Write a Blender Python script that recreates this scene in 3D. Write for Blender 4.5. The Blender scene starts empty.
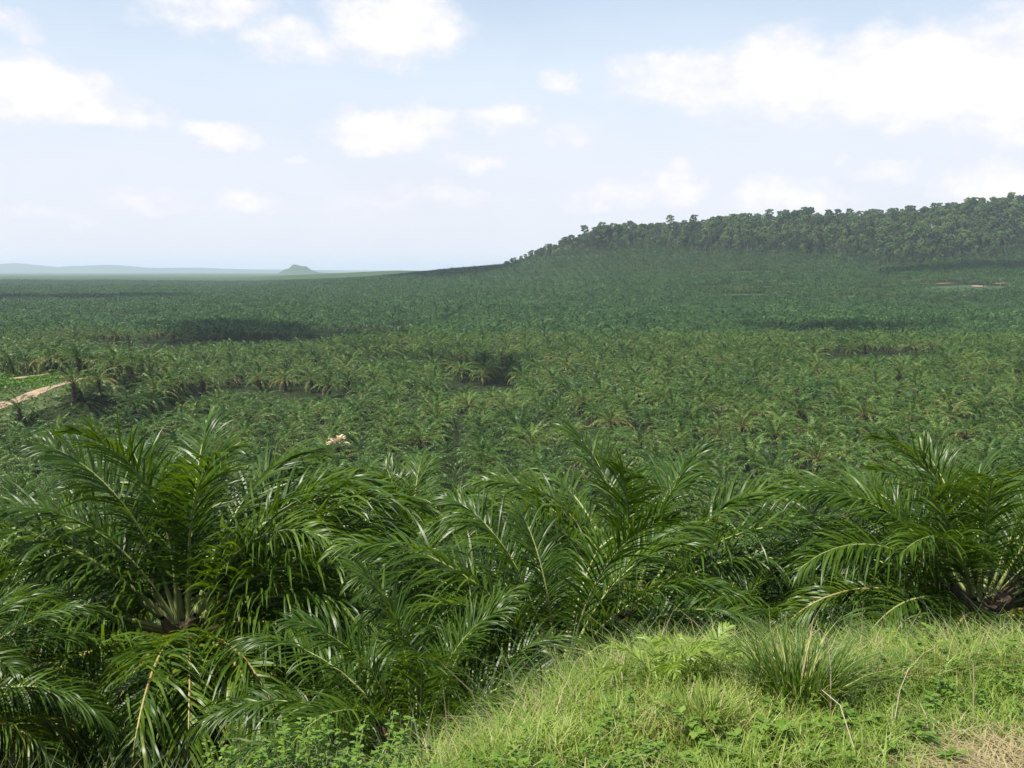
import bpy, math, random
import numpy as np
from mathutils import Vector

PI = math.pi
R = math.radians
scene = bpy.context.scene
COL = scene.collection
rng = np.random.default_rng(11)
random.seed(11)

# ------------------------------------------------------------------ camera
FPX = 1000.0
PITCH = math.atan(113.0 / FPX)
cam_data = bpy.data.cameras.new('camera')
cam_data.lens = 36.0 * FPX / 1024.0
cam_data.sensor_width = 36.0
cam_data.clip_start = 0.1
cam_data.clip_end = 60000.0
cam = bpy.data.objects.new('camera', cam_data)
cam.location = (0, 0, 0)
cam.rotation_euler = (PI / 2 - PITCH, 0, 0)
COL.objects.link(cam)
scene.camera = cam
CP, SP = math.cos(PITCH), math.sin(PITCH)


def ray(px, py):
    a = (px - 512.0) / FPX
    b = (384.0 - py) / FPX
    return np.array([a, CP + b * SP, -SP + b * CP])


def at(px, py, Y):
    d = ray(px, py)
    return d * (Y / d[1])


def project(x, y, z):
    f = y * CP - z * SP
    u = y * SP + z * CP
    f = np.maximum(f, 1e-3)
    return 512 + FPX * x / f, 384 - FPX * u / f


def sstep(a, b, x):
    t = np.clip((np.asarray(x, float) - a) / (b - a), 0, 1)
    return t * t * (3 - 2 * t)


# ------------------------------------------------------------------ value noise (for terrain and scattering)
_perm = np.random.default_rng(5).random((256, 256))


def vnoise(x, y):
    x = np.asarray(x, float); y = np.asarray(y, float)
    xi = np.floor(x).astype(int); yi = np.floor(y).astype(int)
    fx = x - xi; fy = y - yi
    fx = fx * fx * (3 - 2 * fx); fy = fy * fy * (3 - 2 * fy)
    a = _perm[xi & 255, yi & 255]; b = _perm[(xi + 1) & 255, yi & 255]
    c = _perm[xi & 255, (yi + 1) & 255]; d = _perm[(xi + 1) & 255, (yi + 1) & 255]
    return (a * (1 - fx) + b * fx) * (1 - fy) + (c * (1 - fx) + d * fx) * fy * 1.0


def fbm(x, y, o=4):
    s = 0; a = 0.5
    for i in range(o):
        s = s + a * (vnoise(x * 2 ** i + 17.3 * i, y * 2 ** i + 9.1 * i) - 0.5)
        a *= 0.5
    return s


# ------------------------------------------------------------------ terrain
VZ = -36.3
# azimuth (as pixel column) -> height of the hill's ground at its crest, above the eye, seen at CREST metres
HP = [-200, 250, 330, 400, 440, 480, 500, 520, 545, 570, 600, 640, 700, 760, 820, 880, 930, 980, 1030, 1100, 1300]
HC = [-36, -35, -24, -14, -6, 0, 3, 7, 20, 30, 40, 48, 55, 61, 66, 71, 79, 88, 97, 104, 110]
CREST = 1600.0
FOREST0 = 1235.0
# road corridors through the palms: (px0, px1, distance0, distance1)
CORR = [(215, 350, 318, 292), (318, 400, 600, 640), (820, 925, 400, 410), (455, 505, 322, 322), (100, 330, 470, 540)]


def corridor(x, y):
    """0..1 weights: on the corridor line, and in the dip in front of it"""
    px = 512 + FPX * x / np.maximum(y, 1)
    on = np.zeros_like(np.asarray(x, float)); dip = np.zeros_like(on)
    for a, b, d0, d1 in CORR:
        m = sstep(a - 25, a + 10, px) * (1 - sstep(b - 10, b + 25, px))
        c = d0 + (d1 - d0) * np.clip((px - a) / (b - a), 0, 1)
        w = 0.030 * c
        on = np.maximum(on, m * (np.abs(y - c) < w * 0.9))
        dip = np.maximum(dip, m * np.exp(-((y - c + w * 2.6) / (w * 2.4)) ** 2) * (0.009 * c + 2.0))
    return on, dip


def bank_edge(x):
    return np.interp(x, [-3, -1.2, -0.6, -0.3, 0.2, 0.8, 3, 6], [1.6, 2.2, 2.95, 3.6, 4.35, 4.98, 5.05, 5.4]) + 0.12 * np.sin(x * 2.7)


def height(x, y):
    x = np.asarray(x, float); y = np.asarray(y, float)
    e = bank_edge(x)
    near = -1.6 - 0.120 * np.maximum(y, -30)
    over = np.maximum(y - e, 0)
    s = near - 0.42 * over + 0.5 * (1 - np.exp(-over * 0.7))
    s = np.where(y <= e, near, s)
    s = s + fbm(x * 0.5, y * 0.5) * 0.25 * (1 - sstep(20, 60, y)) + 1.0 * fbm(x * 0.08, y * 0.08) * sstep(6, 30, y)
    und = 5.0 * fbm(x / 210.0 + 3.3, y / 260.0 + 1.7, 3) + 3.0 * np.sin(y / 55.0 + x / 160.0) * sstep(250, 420, y) * (1 - sstep(800, 1100, y)) * 0.5
    v = VZ + und
    # flat terrace with a clearing, on the left
    v = v + 11.0 * sstep(192, 222, y) * (1 - sstep(250, 330, y)) * (1 - sstep(-96, -78, x))
    # the hill on the right
    px = 512 + FPX * x / np.maximum(y, 1)
    crest = np.interp(px, HP, HC) - VZ
    foot = 0.31 * sstep(720, 1260, y) + 0.02 * sstep(500, 900, y)
    up = foot + (1 - 0.33) * sstep(1180, 1640, y)
    up = up * (1 - 0.75 * sstep(1750, 3300, y))
    v = v + crest * up
    v = v + sstep(1200, 1500, y) * 6 * fbm(x / 60.0, y / 90.0) * sstep(480, 560, px)
    # low rises far away and a small cone shaped hill
    far = sstep(2300, 3200, y)
    v = v + far * (9 * fbm(x / 700.0 + 8, y / 900.0 + 2, 4) + 7.0)
    v = v + sstep(3000, 3600, y) * (1 - sstep(4200, 5200, y)) * sstep(200, 420, px) * 24
    cx, cy = (297 - 512) / FPX * 8000, 8000
    r = np.sqrt(((x - cx) / 1.0) ** 2 + ((y - cy) / 1.3) ** 2)
    cone = np.maximum(0, 1 - r / 165.0) ** 1.15 * 88 + np.maximum(0, 1 - np.sqrt((x - cx - 125) ** 2 + ((y - cy) / 1.3) ** 2) / 210.0) * 24
    v = v + cone * (1 + 0.9 * fbm(x / 30.0, y / 60.0))
    # blue hill range at the horizon, left
    m = sstep(15500, 17500, y) * (1 - sstep(18500, 20500, y))
    rp = np.interp(px, [-300, -60, 20, 60, 110, 150, 210, 260, 330, 430, 600], [60, 50, 80, 45, 72, 40, 40, 26, 20, 12, 0])
    v = v + m * rp * 2.0 * (1 + 0.35 * fbm(x / 500.0, y / 800.0))
    _, dip = corridor(x, y)
    v = v - dip
    k = 2.5
    s2 = np.maximum(s, v) + k * 0.25 * np.maximum(0, 1 - np.abs(s - v) / k) ** 2
    # a rise only counts for the hill's own side
    return np.where(y < 45, s + 0 * v, s2)


def hit(px, py, y0=2.0, y1=9000.0):
    """where the sight line meets the terrain"""
    d = ray(px, py)
    ys = np.geomspace(y0, y1, 4000)
    zs = d[2] / d[1] * ys; xs = d[0] / d[1] * ys
    b = np.where(height(xs, ys) >= zs)[0]
    i = b[0] if len(b) else len(ys) - 1
    return xs[i], ys[i], float(height(xs[i], ys[i]))


# ------------------------------------------------------------------ mesh helpers
def new_mesh(name, verts, faces, mats, tone=None, midx=None, smooth=False, uv=None):
    me = bpy.data.meshes.new(name)
    verts = np.asarray(verts, dtype=np.float32)
    faces = np.asarray(faces, dtype=np.int32)
    nf, k = faces.shape
    me.vertices.add(len(verts)); me.vertices.foreach_set('co', verts.ravel())
    me.loops.add(nf * k); me.loops.foreach_set('vertex_index', faces.ravel())
    me.polygons.add(nf); me.polygons.foreach_set('loop_start', np.arange(0, nf * k, k, dtype=np.int32))
    if midx is not None:
        me.polygons.foreach_set('material_index', np.asarray(midx, dtype=np.int32))
    for m in mats:
        me.materials.append(m)
    me.update(calc_edges=True)
    me.validate()
    if tone is not None:
        a = me.attributes.new('tone', 'FLOAT', 'FACE'); a.data.foreach_set('value', np.asarray(tone, dtype=np.float32))
    if smooth:
        me.polygons.foreach_set('use_smooth', np.ones(nf, dtype=bool))
    return me


def link(name, me, parent=None, loc=None, rot=None, scl=None):
    o = bpy.data.objects.new(name, me); COL.objects.link(o)
    if parent is not None: o.parent = parent
    if loc is not None: o.location = [float(q) for q in loc]
    if rot is not None: o.rotation_euler = rot
    if scl is not None: o.scale = (scl, scl, scl) if np.isscalar(scl) else scl
    return o


def tag(o, label=None, cat=None, group=None, kind=None):
    if label: o['label'] = label
    if cat: o['category'] = cat
    if group: o['group'] = group
    if kind: o['kind'] = kind
    return o


class Acc:
    """collects vertex and quad arrays"""
    def __init__(s): s.v = []; s.f = []; s.t = []; s.m = []; s.n = 0
    def add(s, v, f, t=0.5, m=0):
        v = np.asarray(v, float); f = np.asarray(f, int)
        s.v.append(v); s.f.append(f + s.n); s.n += len(v)
        s.t.append(np.full(len(f), t) if np.isscalar(t) else np.asarray(t)); s.m.append(np.full(len(f), m))
    def mesh(s, name, mats, smooth=False):
        return new_mesh(name, np.concatenate(s.v), np.concatenate(s.f), mats, np.concatenate(s.t), np.concatenate(s.m), smooth)


def norm(v): return v / np.maximum(np.linalg.norm(v, axis=-1, keepdims=True), 1e-9)


def tube(pts, rad, sides=6):
    pts = np.asarray(pts, float); rad = np.asarray(rad, float); n = len(pts)
    d = norm(np.gradient(pts, axis=0))
    ref = np.array([0.31, 0.9, 0.21]) if abs(d[0] @ np.array([0, 1.0, 0])) < 0.8 else np.array([1.0, 0.1, 0])
    a = norm(np.cross(d, ref)); b = np.cross(d, a)
    th = np.arange(sides) * 2 * PI / sides
    v = pts[:, None, :] + rad[:, None, None] * (np.cos(th)[None, :, None] * a[:, None, :] + np.sin(th)[None, :, None] * b[:, None, :])
    f = []
    for i in range(n - 1):
        for j in range(sides):
            k = (j + 1) % sides
            f.append((i * sides + j, i * sides + k, (i + 1) * sides + k, (i + 1) * sides + j))
    return v.reshape(-1, 3), np.array(f)


def ribbons(P, W, w):
    """P (N,S,3) centre lines, W (N,S,3) width directions, w (N,S) half widths -> verts, quads"""
    N, S, _ = P.shape
    v = np.stack([P - W * w[..., None], P + W * w[..., None]], axis=2).reshape(-1, 3)
    base = (np.arange(N)[:, None] * S + np.arange(S - 1)[None, :]) * 2
    f = np.stack([base, base + 1, base + 3, base + 2], axis=-1).reshape(-1, 4)
    return v, f


# ------------------------------------------------------------------ materials
def nodes(name):
    m = bpy.data.materials.new(name); m.use_nodes = True
    nt = m.node_tree
    return m, nt, nt.nodes['Principled BSDF'], nt.nodes['Material Output']


def N(nt, kind, **kw):
    n = nt.nodes.new(kind)
    for k, v in kw.items():
        if k.startswith('_'): setattr(n, k[1:], v)
        else: n.inputs[k].default_value = v
    return n


def ramp(nt, stops, src):
    r = nt.nodes.new('ShaderNodeValToRGB')
    cr = r.color_ramp
    while len(cr.elements) < len(stops): cr.elements.new(0.5)
    for e, (p, c) in zip(cr.elements, stops):
        e.position = p; e.color = (c[0], c[1], c[2], 1)
    nt.links.new(src, r.inputs['Fac'])
    return r.outputs['Color']


def leaf_mat(name, stops, rough=0.4, spec=0.5, trans=0.3, tcol=(1.25, 1.35, 0.6), objvar=0.12, noise_scale=None):
    """leaf colour from the face attribute 'tone' plus a small change from plant to plant"""
    m, nt, b, out = nodes(name)
    at_ = N(nt, 'ShaderNodeAttribute', _attribute_name='tone')
    oi = N(nt, 'ShaderNodeObjectInfo')
    ma = N(nt, 'ShaderNodeMath', _operation='MULTIPLY_ADD'); nt.links.new(oi.outputs['Random'], ma.inputs[0])
    ma.inputs[1].default_value = objvar; nt.links.new(at_.outputs['Fac'], ma.inputs[2])
    sub = N(nt, 'ShaderNodeMath', _operation='SUBTRACT', _use_clamp=True); nt.links.new(ma.outputs[0], sub.inputs[0]); sub.inputs[1].default_value = objvar / 2
    c = ramp(nt, stops, sub.outputs[0])
    nt.links.new(c, b.inputs['Base Color'])
    b.inputs['Roughness'].default_value = rough
    b.inputs['Specular IOR Level'].default_value = spec
    tr = N(nt, 'ShaderNodeBsdfTranslucent')
    mx = N(nt, 'ShaderNodeMix', _data_type='RGBA', _blend_type='MULTIPLY'); mx.inputs[0].default_value = 1.0
    nt.links.new(c, mx.inputs[6]); mx.inputs[7].default_value = (*tcol, 1)
    nt.links.new(mx.outputs[2], tr.inputs['Color'])
    ms = N(nt, 'ShaderNodeMixShader', Fac=trans)
    nt.links.new(b.outputs[0], ms.inputs[1]); nt.links.new(tr.outputs[0], ms.inputs[2]); nt.links.new(ms.outputs[0], out.inputs['Surface'])
    return m


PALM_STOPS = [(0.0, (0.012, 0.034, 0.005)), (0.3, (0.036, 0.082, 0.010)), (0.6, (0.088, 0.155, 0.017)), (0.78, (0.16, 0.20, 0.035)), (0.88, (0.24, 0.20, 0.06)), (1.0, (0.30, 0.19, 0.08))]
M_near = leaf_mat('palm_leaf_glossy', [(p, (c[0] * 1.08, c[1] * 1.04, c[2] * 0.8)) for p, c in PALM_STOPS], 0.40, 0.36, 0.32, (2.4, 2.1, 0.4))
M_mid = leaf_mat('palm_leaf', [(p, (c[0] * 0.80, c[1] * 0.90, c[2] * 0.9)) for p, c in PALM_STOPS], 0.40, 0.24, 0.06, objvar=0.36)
M_far = leaf_mat('palm_leaf_far_tint', [(p, (c[0] * 0.56, c[1] * 0.78, c[2] * 1.3)) for p, c in PALM_STOPS], 0.42, 0.2, 0.06, objvar=0.40)  # bluer, less red copy of the palm leaf; distance tint put into the colour
M_tree = leaf_mat('tree_leaf', [(0.0, (0.030, 0.066, 0.026)), (0.35, (0.060, 0.115, 0.040)), (0.6, (0.105, 0.168, 0.048)), (0.8, (0.17, 0.23, 0.065)), (1.0, (0.22, 0.20, 0.09))], 0.6, 0.3, 0.25, objvar=0.7)
M_grass = leaf_mat('grass_blade', [(0.0, (0.055, 0.115, 0.012)), (0.35, (0.165, 0.260, 0.030)), (0.62, (0.29, 0.37, 0.080)), (0.8, (0.34, 0.33, 0.13)), (0.92, (0.40, 0.33, 0.20)), (1.0, (0.26, 0.13, 0.07))], 0.5, 0.4, 0.35, (1.25, 1.3, 0.7))
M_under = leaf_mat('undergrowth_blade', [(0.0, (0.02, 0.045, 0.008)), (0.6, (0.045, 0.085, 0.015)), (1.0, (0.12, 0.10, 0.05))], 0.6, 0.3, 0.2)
M_weed = leaf_mat('weed_leaf', [(0.0, (0.045, 0.105, 0.012)), (0.5, (0.115, 0.215, 0.024)), (1.0, (0.22, 0.30, 0.05))], 0.45, 0.4, 0.35, (1.2, 1.3, 0.6))


def plain(name, col, rough=0.8, var=0.3, scale=3.0, bump=0.0, spec=0.3):
    m, nt, b, out = nodes(name)
    tc = N(nt, 'ShaderNodeTexCoord'); no = N(nt, 'ShaderNodeTexNoise', Scale=scale, Detail=6.0)
    nt.links.new(tc.outputs['Object'], no.inputs['Vector'])
    c = ramp(nt, [(0.3, [q * (1 - var) for q in col]), (0.7, [q * (1 + var) for q in col])], no.outputs['Fac'])
    nt.links.new(c, b.inputs['Base Color']); b.inputs['Roughness'].default_value = rough; b.inputs['Specular IOR Level'].default_value = spec
    if bump:
        bp = N(nt, 'ShaderNodeBump', Strength=bump, Distance=0.05); nt.links.new(no.outputs['Fac'], bp.inputs['Height']); nt.links.new(bp.outputs[0], b.inputs['Normal'])
    return m


M_rib = plain('palm_midrib', (0.22, 0.25, 0.08), 0.45, 0.25, 2.0, spec=0.5)
M_riby = plain('palm_midrib_yellow', (0.27, 0.22, 0.07), 0.5, 0.2, 2.0, spec=0.5)
M_trunk = plain('palm_trunk', (0.085, 0.062, 0.042), 0.95, 0.5, 6.0, 0.8)
M_bark = plain('tree_bark', (0.15, 0.14, 0.12), 0.9, 0.35, 0.5)
M_whitebark = plain('dead_wood', (0.62, 0.60, 0.56), 0.8, 0.15, 0.5)
M_track = plain('laterite_track', (0.27, 0.20, 0.135), 0.95, 0.35, 0.5)
M_soil = plain('bare_soil', (0.20, 0.145, 0.10), 0.95, 0.3, 0.1)
M_cover = plain('cover_crop', (0.045, 0.065, 0.016), 0.8, 0.45, 0.25)
M_young = plain('young_crop', (0.03, 0.062, 0.020), 0.8, 0.3, 0.1)
M_straw = plain('dry_frond', (0.72, 0.58, 0.40), 0.8, 0.2, 0.6)
M_stalk = plain('dead_stalk', (0.36, 0.31, 0.22), 0.7, 0.2, 6.0)

# ground: low undergrowth near, closed canopy colour far away
M_ground, nt, b, out = nodes('ground')
geo = N(nt, 'ShaderNodeNewGeometry')
no1 = N(nt, 'ShaderNodeTexNoise', Scale=1.3, Detail=8.0); nt.links.new(geo.outputs['Position'], no1.inputs['Vector'])
no2 = N(nt, 'ShaderNodeTexNoise', Scale=0.05, Detail=8.0, Roughness=0.7); nt.links.new(geo.outputs['Position'], no2.inputs['Vector'])
c1 = ramp(nt, [(0.3, (0.010, 0.017, 0.007)), (0.55, (0.022, 0.034, 0.011)), (0.75, (0.050, 0.040, 0.022))], no1.outputs['Fac'])
c2 = ramp(nt, [(0.35, (0.020, 0.048, 0.014)), (0.65, (0.045, 0.085, 0.024))], no2.outputs['Fac'])
sx = N(nt, 'ShaderNodeSeparateXYZ'); nt.links.new(geo.outputs['Position'], sx.inputs[0])
mr = N(nt, 'ShaderNodeMapRange'); mr.inputs['From Min'].default_value = 2200; mr.inputs['From Max'].default_value = 3000; nt.links.new(sx.outputs['Y'], mr.inputs['Value'])
mxg = N(nt, 'ShaderNodeMix', _data_type='RGBA'); nt.links.new(mr.outputs[0], mxg.inputs[0]); nt.links.new(c1, mxg.inputs[6]); nt.links.new(c2, mxg.inputs[7])
nt.links.new(mxg.outputs[2], b.inputs['Base Color']); b.inputs['Roughness'].default_value = 0.95; b.inputs['Specular IOR Level'].default_value = 0.1
bp = N(nt, 'ShaderNodeBump', Strength=0.8, Distance=6.0); nt.links.new(no2.outputs['Fac'], bp.inputs['Height']); nt.links.new(bp.outputs[0], b.inputs['Normal'])

# ------------------------------------------------------------------ ground sheet
rows = np.concatenate([np.linspace(-25, 1.8, 22), np.geomspace(2, 30000, 900)])
cols = np.linspace(-1, 1, 361)
YY, TT = np.meshgrid(rows, cols, indexing='ij')
XX = TT * (np.maximum(YY, 0) * 0.78 + 22)
ZZ = height(XX, YY)
ZZ = np.where(YY > 21000, ZZ - (YY - 21000) ** 2 / 12.7e6 * 0.3, ZZ)
nr, nc = YY.shape
idx = np.arange(nr * nc).reshape(nr, nc)
fq = np.stack([idx[:-1, :-1], idx[:-1, 1:], idx[1:, 1:], idx[1:, :-1]], axis=-1).reshape(-1, 4)
g = link('ground', new_mesh('ground', np.stack([XX, YY, ZZ], -1).reshape(-1, 3), fq, [M_ground], smooth=True))
tag(g, kind='structure')

# ------------------------------------------------------------------ tracks and clearings draped on the ground
def ribbon_on_ground(name, pts, width, mat, lift, label=None):
    pts = np.array(pts, float)
    seg = np.r_[0, np.cumsum(np.linalg.norm(np.diff(pts, axis=0), axis=1))]
    s = np.arange(0, seg[-1], 1.5)
    P = np.stack([np.interp(s, seg, pts[:, k]) for k in range(2)], 1)
    for _ in range(6): P[1:-1] = (P[:-2] + P[1:-1] * 2 + P[2:]) / 4
    d = norm(np.gradient(P, axis=0)); n = np.stack([-d[:, 1], d[:, 0]], 1)
    K = 5; v = []
    for i in range(len(P)):
        w = width * (0.85 + 0.5 * float(vnoise(s[i] * 0.3, 3.0)))
        for j in range(K):
            q = P[i] + n[i] * w * (j / (K - 1) - 0.5)
            v.append((q[0], q[1], float(height(q[0], q[1])) + lift))
    f = [(i * K + j, i * K + j + 1, (i + 1) * K + j + 1, (i + 1) * K + j) for i in range(len(P) - 1) for j in range(K - 1)]
    return tag(link(name, new_mesh(name, v, f, [mat])), label, kind='structure')


def patch_on_ground(name, cx, cy, rx, ry, mat, lift, seed=0, rot=0.0):
    v = []; K, Q = 40, 8
    for j in range(Q + 1):
        for i in range(K):
            a = 2 * PI * i / K
            rr = j / Q * (1 + 0.7 * float(fbm(np.cos(a) * 1.5 + seed * 7.7, np.sin(a) * 1.5 + 4, 3)))
            dx, dy = math.cos(a) * rr * rx, math.sin(a) * rr * ry
            x = cx + dx * math.cos(rot) - dy * math.sin(rot); y = cy + dx * math.sin(rot) + dy * math.cos(rot)
            v.append((x, y, float(height(x, y)) + lift))
    f = [(j * K + i, j * K + (i + 1) % K, (j + 1) * K + (i + 1) % K, (j + 1) * K + i) for j in range(Q) for i in range(K)]
    return tag(link(name, new_mesh(name, v, f, [mat])), kind='structure')


def hits(L, y0=150):
    return [hit(a, b_, y0)[:2] for a, b_ in L]


lower = hits([(-40, 418), (-15, 411), (0, 407), (18, 402), (36, 394), (50, 389), (66, 385), (80, 379)], 205)
upper = hits([(-40, 383), (0, 380.5), (15, 379.5), (30, 377), (50, 375), (66, 373)], 205)
ribbon_on_ground('track', lower, 2.6, M_track, 0.22)
ribbon_on_ground('track', upper, 2.2, M_track, 0.22)
patch_on_ground('clearing', -128, 228, 38, 26, M_cover, 0.12, 2)
# bare places on the foot of the hill: px, py, half width px, half depth m, material
BARE = [(960, 289, 42, 26, M_young), (961, 279, 6, 5, M_soil), (944, 284, 9, 3, M_soil), (1002, 284, 9, 3, M_soil), (905, 285, 26, 5, M_cover), (875, 290, 20, 4, M_cover), (978, 287, 6, 8, M_soil),
        (700, 292, 12, 8, M_cover), (722, 287, 12, 6, M_cover), (760, 288, 30, 5, M_cover), (770, 282, 28, 6, M_cover), (742, 296, 30, 5, M_cover), (850, 298, 8, 6, M_cover), (820, 281, 24, 6, M_cover), (690, 276, 26, 7, M_cover), (745, 273, 30, 7, M_cover), (800, 274, 16, 6, M_cover)]
BW = []
for i, (px, py, hw, hd, m) in enumerate(BARE):
    x, y, z = hit(px, py, 500)
    BW.append((x, y, hw / FPX * y, hd))
    patch_on_ground('clearing', x, y, hw / FPX * y, hd, m, 0.7 + 0.05 * i, i)


r = np.random.default_rng(321)
n = 16000
X = -128 + r.normal(0, 17, n); Y = 228 + r.normal(0, 12, n); hgt_ = 0.25 + 0.9 * vnoise(X / 3.0, Y / 3.0) ** 2
near_t = np.zeros(n, dtype=bool)
for L_ in (lower, upper):
    L_ = np.array(L_); q_ = np.stack([np.interp(np.linspace(0, 1, 60), np.linspace(0, 1, len(L_)), L_[:, k]) for k in (0, 1)], 1)
    near_t |= (np.hypot(X[:, None] - q_[None, :, 0], Y[:, None] - q_[None, :, 1]).min(1) < 1.9)
X, Y, hgt_ = X[~near_t], Y[~near_t], hgt_[~near_t]; n = len(X)
Pc = np.stack([X, Y, height(X, Y) + hgt_ * r.uniform(0.2, 1, n)], 1)
nn = norm(r.normal(0, 1, (n, 3)) + [0, 0, 0.8]); aa = norm(np.cross(nn, r.normal(0, 1, (n, 3)))); bb = np.cross(nn, aa); sz = r.uniform(0.15, 0.5, n)[:, None]
V_ = np.stack([Pc - aa * sz, Pc + bb * sz * 0.6, Pc + aa * sz, Pc - bb * sz * 0.6], 1).reshape(-1, 3)
tag(link('cover_plants', new_mesh('cover_plants', V_, np.arange(4 * n).reshape(-1, 4), [M_weed], np.clip(0.0 + 0.5 * vnoise(X / 5, Y / 5) + r.normal(0, 0.1, n), 0, 1))), 'bright green creeping plants between the two dirt tracks', 'ground cover', kind='stuff')


def is_bare(x, y):
    r = np.zeros_like(x, dtype=bool)
    for cx, cy, rx, ry in BW:
        r |= (((x - cx) / (rx + 3)) ** 2 + ((y - cy + 6) / (ry + 14)) ** 2) < 1
    return r


# ------------------------------------------------------------------ palm fronds
def frond(r, t, L, npair, nseg, hw, lmax, ruffle=1.0, vee=18):
    """one pinnate frond leaving the origin towards +X; t = age 0 (upright) .. 1 (hanging). Returns leaflet ribbons and midrib line"""
    M = 24
    s = np.linspace(0, 1, M)
    th0 = R(83 - 78 * t + r.normal(0, 4)); bend = R(64 + 48 * t ** 0.8 + r.normal(0, 7))
    th = th0 - bend * s ** 1.7
    side = r.normal(0, 0.10) * s ** 2
    d = np.stack([np.cos(th) * np.cos(side), np.cos(th) * np.sin(side) + 0 * th, np.sin(th)], 1)
    P = np.r_[[[0, 0, 0]], np.cumsum((d[1:] + d[:-1]) / 2, axis=0)] * L / (M - 1)
    T = norm(d)
    B = norm(np.cross(T, [0, 0, 1.0])); bad = np.abs(T[:, 2]) > 0.995
    B[bad] = [0, -1, 0]; B = norm(B * np.sign(-B[:, 1:2] + 1e-9))
    twist = r.normal(0, 0.35) * s
    Nn = np.cross(B, T)
    Nn = norm(Nn * np.sign(Nn[:, 2:3] + 1e-9 + (np.abs(Nn[:, 2:3]) < 0.02)))
    B2 = B * np.cos(twist)[:, None] + Nn * np.sin(twist)[:, None]; N2 = np.cross(T, B2); N2 = np.where((np.sum(N2 * Nn, 1) < 0)[:, None], -N2, N2)
    u = np.linspace(0.16, 0.995, npair)
    u = np.repeat(u, 2) + r.normal(0, 0.25 / npair, npair * 2)
    u = np.clip(u, 0.14, 1.0)
    sg = np.tile([1.0, -1.0], npair)
    f = u * (M - 1); i0 = np.clip(f.astype(int), 0, M - 2); w1 = (f - i0)[:, None]
    lerp = lambda A: A[i0] * (1 - w1) + A[i0 + 1] * w1
    p0 = lerp(P); t0 = norm(lerp(T)); b0 = norm(lerp(B2)); n0 = norm(lerp(N2))
    q = (u - 0.14) / 0.86
    ll = lmax * (0.45 + 0.75 * np.sin(PI * np.clip(q * 0.85 + 0.08, 0, 1)) ** 0.9 - 0.25 * q ** 3) * r.uniform(0.88, 1.08, len(u))
    al = R(1) * (62 - 34 * q + r.normal(0, 6, len(u)))
    ph = R(1) * (vee + ruffle * r.choice([-16, 6, 26], len(u)) + r.normal(0, 7, len(u)))
    dd = np.cos(al)[:, None] * t0 + np.sin(al)[:, None] * (sg[:, None] * b0 * np.cos(ph)[:, None] + n0 * np.sin(ph)[:, None])
    g_ = (0.22 + 0.5 * t) * r.uniform(0.6, 1.5, len(u)) * 4.0 / nseg
    pts = [p0]; dirs = [norm(dd)]
    cur = norm(dd)
    for k in range(nseg):
        pts.append(pts[-1] + cur * (ll / nseg)[:, None])
        cur = norm(cur + np.array([0, 0, -1.0]) * (g_ * (0.35 + 0.8 * (k + 1) / nseg))[:, None])
        dirs.append(cur)
    Pl = np.stack(pts, 1); D = np.stack(dirs, 1)
    roll = r.normal(0, 0.5, len(u))[:, None, None]
    W = t0[:, None, :] - np.sum(t0[:, None, :] * D, -1, keepdims=True) * D
    W = norm(W); W2 = np.cross(D, W); W = W * np.cos(roll) + W2 * np.sin(roll)
    prof = np.interp(np.linspace(0, 1, nseg + 1), [0, 0.2, 0.6, 0.85, 1], [0.55, 1.0, 0.85, 0.5, 0.04]) if nseg > 1 else np.array([1.0, 0.35])
    w = hw * prof[None, :] * r.uniform(0.8, 1.15, (len(u), 1))
    v, fc = ribbons(Pl, W, w)
    return v, fc, P, nseg


def rotz(v, a):
    c, s_ = math.cos(a), math.sin(a)
    return np.stack([v[:, 0] * c - v[:, 1] * s_, v[:, 0] * s_ + v[:, 1] * c, v[:, 2]], 1)


def tone_of(r, t, n, k):
    base = 0.30 + 0.12 * t + (0.0 if t < 0.8 else (t - 0.8) * 1.3)
    return np.repeat(np.clip(base + r.normal(0, 0.09, n), 0, 1), k)


# ---- near fronds: ten ages, two of each, shared by all near palms
NEAR = []
for i in range(11):
    for j in range(2):
        r = np.random.default_rng(100 + i * 7 + j)
        t = i / 10
        L = 4.3
        v, f, P, ns = frond(r, t, L, 84, 5, 0.020, 0.98, 0.8)
        tn = tone_of(r, t, len(f) // ns, ns)
        if i == 10: tn = np.clip(tn + 0.02 + 0.06 * j, 0, 1)
        a = Acc(); a.add(v, f, tn)
        leaf = a.mesh('frond', [M_near])
        rad = np.interp(np.linspace(0, 1, len(P)), [0, 0.04, 0.15, 0.5, 1], [0.075, 0.05, 0.034, 0.022, 0.005])
        tv, tf = tube(P, rad, 6)
        rib = new_mesh('midrib', tv, tf, [M_riby if t > 0.78 else M_rib], smooth=True)
        NEAR.append((t, leaf, rib))


def boots_trunk(r, h, rad, sides=14, boots=60):
    """trunk wrapped in cut leaf bases"""
    a = Acc()
    zz = np.linspace(-0.8, h, 8)
    v, f = tube(np.stack([0 * zz, 0 * zz, zz], 1), np.interp(zz, [-0.8, 0.2, h * 0.8, h], [rad * 1.35, rad, rad * 0.95, rad * 0.45]), sides)
    a.add(v, f)
    for i in range(boots):
        z = h * (i + 0.5) / boots; an = i * 2.39996; L = r.uniform(0.18, 0.4)
        c, s_ = math.cos(an), math.sin(an)
        p = np.array([[c * rad * 0.7, s_ * rad * 0.7, z - 0.05], [c * (rad + L * 0.5), s_ * (rad + L * 0.5), z + L * 0.5], [c * (rad + L * 0.75), s_ * (rad + L * 0.75), z + L * 0.95]])
        v, f = tube(p, np.array([0.13, 0.09, 0.05]) * rad / 0.35, 5); a.add(v, f)
    return a


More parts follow.
